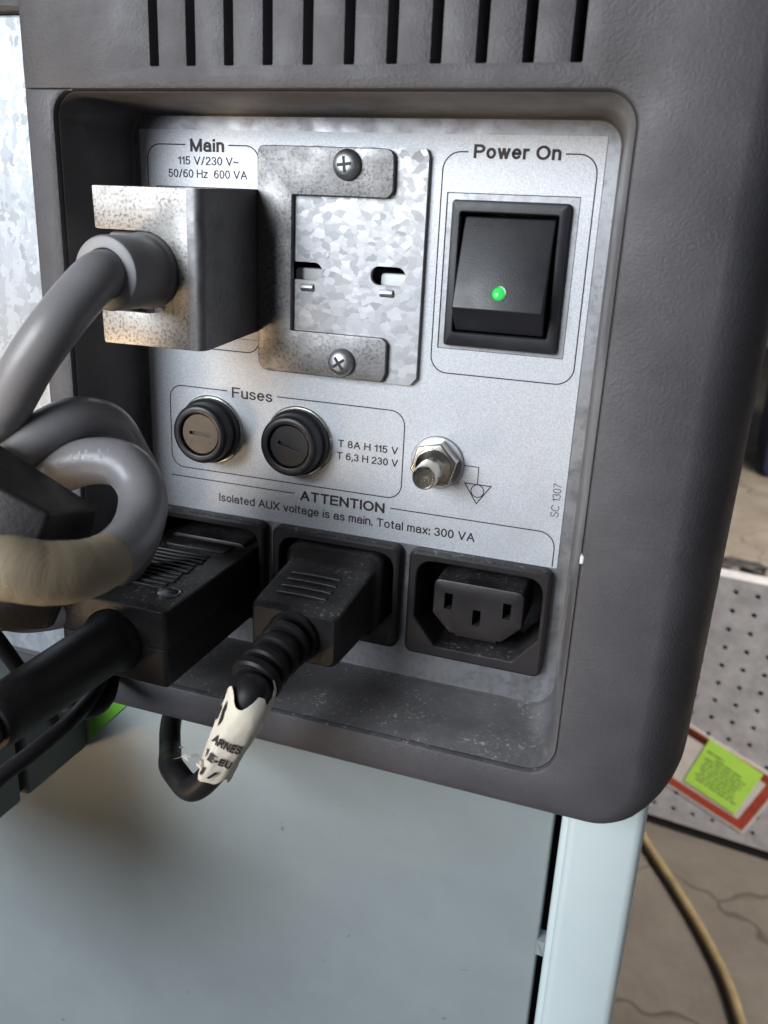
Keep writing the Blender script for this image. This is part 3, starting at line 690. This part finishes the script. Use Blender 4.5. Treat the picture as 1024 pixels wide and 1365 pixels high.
# white paper label wrapped round the cable, loose and torn
CF = frames(cpath); i0, i1 = 22, 57
bm = BM(); nseg, nr = 44, 18; rows = []
tv = [None]
def wrap(s_, a, extra=0):
    """s_ 0..1 along the label, a angle"""
    x = i0+(i1-i0)*s_; i = int(x); f_ = x-i; p = cpath[i].lerp(cpath[min(i+1, len(cpath)-1)], f_); t, u, v = CF[i]
    cd = (Vector((0, CAMY, 0))-p); cd = (cd-t*cd.dot(t)).normalized(); sd = t.cross(cd)
    rad = 4.75-1.15*s_+extra+.55*noise.noise(Vector((s_*2.2, math.cos(a)*1.3, math.sin(a)*1.3)))+.26*noise.noise(Vector((s_*9, math.cos(a)*5, math.sin(a)*5)))
    return p+(cd*math.cos(a)+sd*math.sin(a))*rad
for j in range(nr+1):
    row = []
    for q in range(nseg+1):
        a = -math.pi+2*math.pi*q/nseg*1.04
        lo = .0+.16*max(0, math.cos(a-.15))+.03*math.sin(a*5); hi = 1+.04*math.sin(a*3+1)-.02*math.cos(a*7)
        row.append(bm.verts.new(wrap(lo+(hi-lo)*j/nr, a, .18*q/nseg)))
    rows.append(row)
for j in range(nr):
    for q in range(nseg): bm.faces.new((rows[j][q], rows[j][q+1], rows[j+1][q+1], rows[j+1][q]))
bmesh.ops.solidify(bm, geom=list(bm.faces), thickness=.12)
PLB = finish('cable_label', bm, 'paper_white', P2, 60); PLB['label'] = 'torn white paper label wrapped round the cable'
sgn = [-1]
def onlabel(s0, a0, dirn=1):
    return lambda u, v: wrap(s0-v/22.0, a0+sgn[0]*u/4.4, .42)
lettering('ARNES', 0, 6.4, 0, 1.9, .42, PLB, f=onlabel(.62, .75), track=.12)
lettering('1 E-EU', 0, 6.6, 0, 1.7, .40, PLB, f=onlabel(.78, .85), track=.12)
lettering('I /', 0, 3.2, 0, 2.0, .45, PLB, f=onlabel(.95, .55))
for s0, a0, ln, w in ((.22, .95, .22, .75), (.30, 1.3, .16, .6)):
    bm = BM(); ribbon(bm, [(0, 0), (.25, .4), (0, .8), (.2, 1)], w, lambda u, v: wrap(s0+ln*v, a0+u/4.4, .45)); finish('printed_bar', bm, 'print', PLB)
bm = BM(); rnd = random.Random(3); base = PD(262, 1012, 170); tv_ = []                       # torn scraps of the label
for q in range(7):
    c_ = base+Vector((rnd.uniform(-4, 3), rnd.uniform(-1.5, 1.5), rnd.uniform(-1.2, 1.2)))
    vs = [bm.verts.new(c_+Vector((rnd.uniform(-1.8, 1.8), rnd.uniform(-.9, .9), rnd.uniform(-1.3, 1.3)))) for _ in range(4)]
    try: bm.faces.new(vs[:3]); bm.faces.new((vs[1], vs[2], vs[3]))
    except ValueError: pass
finish('torn_scrap', bm, 'paper_white', PLB, 20)

# ================================================================== OTHER BLACK CORDS
def cord(P, r, label, name='thin_cable'):
    bm = BM(); tube(bm, spline(P, 10), r, 18); o = finish(name, bm, 'black_rubber'); return tag(o, label, 'cable', 'loose black cables beside the grey box')
cord([PD(-60, 1092, 165), PD(0, 1036, 170), PD(45, 1002, 175), PD(88, 966, 182), PD(118, 935, 192), PD(140, 900, 205)], 1.75, 'thin black cord running alongside the grey slotted box')
cord([PD(60, 905, 192), PD(76, 936, 190), PD(100, 948, 190), PD(124, 945, 193), PD(142, 930, 200), PD(150, 900, 208)], 1.9, 'short black cord loop sagging under the device corner')
cord([PD(-50, 800, 175), PD(-10, 845, 180), PD(15, 878, 185), PD(38, 912, 190), PD(70, 960, 198)], 1.7, 'black cord hanging in front of the galvanised box')

# ================================================================== GREY SLOTTED BOX UNDER THE CART TOP
GB = thing('power_supply_box', (-190, -30, -157), 'grey-green slotted box fixed to the cart under its top plate', 'box')
bm = BM(); prism(bm, rrect(-230, -155.2, -156, -128.0, 1), 4.6, -120, .8); finish('box_core', bm, 'dark_hole', GB)
y = 4.6
for w in (25.5, 22, 22, 22):
    bm = BM(); prism(bm, rrect(-231, -153.4, -157.4, -127.9, 1.6), y-.0, y-w, 1.0, bevback=.6); finish('case_segment', bm, 'box_plastic', GB); y -= w+3.0
bm = BM(); a = [PY(118, 946, 4.2), PY(162, 946, 4.2), PY(119, 986, 4.2)]  # green glow on the cart panel, painted as a flat patch
q = [(p.x, p.z) for p in a]; q = [(q[0][0]-.2, q[0][1]+14), (q[1][0]+14, q[1][1]+14), q[1], q[2]]
prism(bm, q, 4.9, 4.5); tag(finish('green_glow', bm, 'glow_green'), 'bright green glow painted as a corner patch on the cart panel', 'glow')

# ================================================================== GALVANISED BOX BESIDE THE DEVICE
GV = thing('galvanised_box', (-240, 40, -119.6), 'bright galvanised sheet-metal box standing beside the device', 'metal box')
bm = BM(); prism(bm, rrect(-330, -139, -119.5, 38.5, .8), 120, -8, .7); finish('box_body', bm, 'galvanised_rough', GV)
bm = BM(); prism(bm, rrect(-331, -138.2, 38.6, 52, .8), 121, -9, .8); finish('lid', bm, 'strap_rubber', GV)

# ================================================================== BACKGROUND: PERFORATED SHEET, CARD, NOTE, FLOOR CORD
YA = math.radians(7); PX0, PYY = 100, 740
def PS(u, v, w): return (PX0+u*math.cos(YA)+w*math.sin(YA), PYY-u*math.sin(YA)+w*math.cos(YA), v)
bm = BM(); q = 11.0; nh = 12
for i in range(-5, 16):                                   # one square cell with a round hole at a time
    for j in range(14):
        cx, cz = -27.8+22.0*i, -646.2+22.0*j; inn = []; out = []; dep = []
        for t in range(nh):
            a = 2*math.pi*t/nh+math.pi/4; ca, sa = math.cos(a), math.sin(a); m_ = q/max(abs(ca), abs(sa))
            out.append((cx+ca*m_, cz+sa*m_)); inn.append((cx+2.9*ca, cz+2.9*sa))
        O_ = ring(bm, [PS(u, v, 0) for u, v in out]); I_ = ring(bm, [PS(u, v, 0) for u, v in inn]); D_ = ring(bm, [PS(u, v, 1.6) for u, v in inn])
        bridge(bm, O_, I_); bridge(bm, I_, D_)
for z0, z1 in ((-664, -657.2), (-349.2, -345)):
    prism(bm, rrect(-148.8, 313.2, z0, z1, .3, 1), 1.6, 0, f=PS)
PF = finish('perforated_sheet', bm, 'perforated'); tag(PF, 'grey perforated steel sheet standing upright on the concrete floor', 'metal sheet')
bm = BM(); prism(bm, [PS(u, v, 0)[:2] for u, v in ()] or [(-130, 0), (320, 0), (320, 22), (-130, 22)], -345, -347.5, f=lambda u, v, w: PS(u, w, v+1.7)); finish('top_fold', bm, 'perforated', PF)
bm = BM(); prism(bm, [(-129, 3), (319, 3), (319, 60), (-129, 60)], -ZC, -664.5, f=lambda u, v, w: PS(u, w, v)); finish('base_runner', bm, 'dark_hole', PF)
bm = BM(); prism(bm, [(-129, 24), (319, 24), (319, 26), (-129, 26)], -664, -348, f=lambda u, v, w: PS(u, w, v)); finish('hole_shade_backing', bm, 'dark_hole', PF)  # near-black sheet added behind the holes to paint their shade
CA = math.radians(-20.6); BRc = Vector((150.6, -650.5))
def inv(xz):
    # panel-plane measurement -> sheet coordinates
    return Vector(((xz[0]-PX0)/math.cos(YA), xz[1]))
brc = inv(BRc); eu = Vector((math.cos(CA), math.sin(CA))); ev = Vector((-eu.y, eu.x))
def CD(u, v, w): p = brc-eu*u+ev*v; return PS(p.x, p.y, w)
bm = BM(); prism(bm, rrect(0, 132, 0, 86, 2, 2), -.3, -1.0, f=CD); CAR = finish('notice_card', bm, 'card_white'); tag(CAR, 'white card with broad red border fixed on the perforated sheet', 'card')
bm = BM(); sheet(bm, rrect(3, 129, 3, 83, 2, 2), [rrect(14, 118, 13, 73, 2, 2)], -1.1, -1.3, f=CD); finish('red_border', bm, 'card_red', CAR)
nc = [inv(p) for p in ((96.9, -541), (157.8, -566.5), (137.7, -627.7), (78.4, -602.9))]
def quad(bm, w, pts):
    vs = ring(bm, [PS(p[0], p[1], w) for p in pts]); v2 = ring(bm, [PS(p[0], p[1], w-.4) for p in pts]); bm.faces.new(vs); bm.faces.new(v2); bridge(bm, vs, v2)
bm = BM(); quad(bm, -1.6, nc); NT = finish('sticky_note', bm, 'note'); tag(NT, 'yellow-green sticky note with blurred writing on the red-bordered card', 'note')
rn = random.Random(5)
for i in range(9):
    v = .22+.075*i; a = .10+rn.uniform(0, .06) if i not in (0, 1) else .06+.2*i; b = .92-rn.uniform(0, .12) if i > 1 else (.38 if i == 0 else .75)
    P0 = nc[0].lerp(nc[3], v); P1 = nc[1].lerp(nc[2], v); x = a
    bm = BM()
    while x < b:
        l = min(rn.uniform(.06, .16), b-x); A_, B_ = P0.lerp(P1, x), P0.lerp(P1, x+l); ribbon(bm, [A_, B_], 2.1, lambda u, w: PS(u, w, -2.06)); x += l+.02
    finish('writing_line', bm, 'note_ink', NT)
fp = [PZ(800, 1010, -671), PZ(840, 1085, -671), PZ(866, 1130, -671), PZ(905, 1190, -671), PZ(945, 1258, -671), PZ(972, 1315, -671), PZ(992, 1380, -671), PZ(1005, 1450, -671)]
bm = BM(); tube(bm, spline(fp, 10), 4.9, 18); tag(finish('yellow_cord', bm, 'yellow_rubber'), 'thick yellowish rubber cord lying on the brown concrete floor', 'cord')
# blue bin standing far behind on the floor
BB = PZ(1050, 640, -ZC); BN = thing('blue_bin', tuple(BB), 'dark blue bin standing far back on the floor', 'bin')
bm = BM(); loft(bm, [(BB.y+350, BB.x-70, BB.x+280, -ZC, -ZC+520, 30), (BB.y, BB.x-70, BB.x+280, -ZC, -ZC+520, 30)]); finish('bin_body', bm, 'blue_plastic', BN)
bm = BM(); prism(bm, rrect(BB.x-85, BB.x+295, -ZC+522, -ZC+560, 14), BB.y+360, BB.y-15, 8); finish('bin_rim', bm, 'blue_plastic', BN)
bm = BM(); rg = PZ(994, 759, -ZC+8); bmesh.ops.create_icosphere(bm, subdivisions=3, radius=1)
for v in bm.verts:
    d = v.co.copy(); q = 1+.45*noise.noise(d*1.7)+.2*noise.noise(d*4.1)
    v.co = Vector((rg.x-5+d.x*55*q, rg.y+d.y*34*q, -ZC+1+max(0, (d.z+.75)*13*q)))
tag(finish('dark_rag', bm, 'strap_rubber'), 'crumpled dark rag on the floor behind the perforated sheet', 'rag')
for o in bpy.data.objects:
    if 'org' in o.keys(): del o['org']
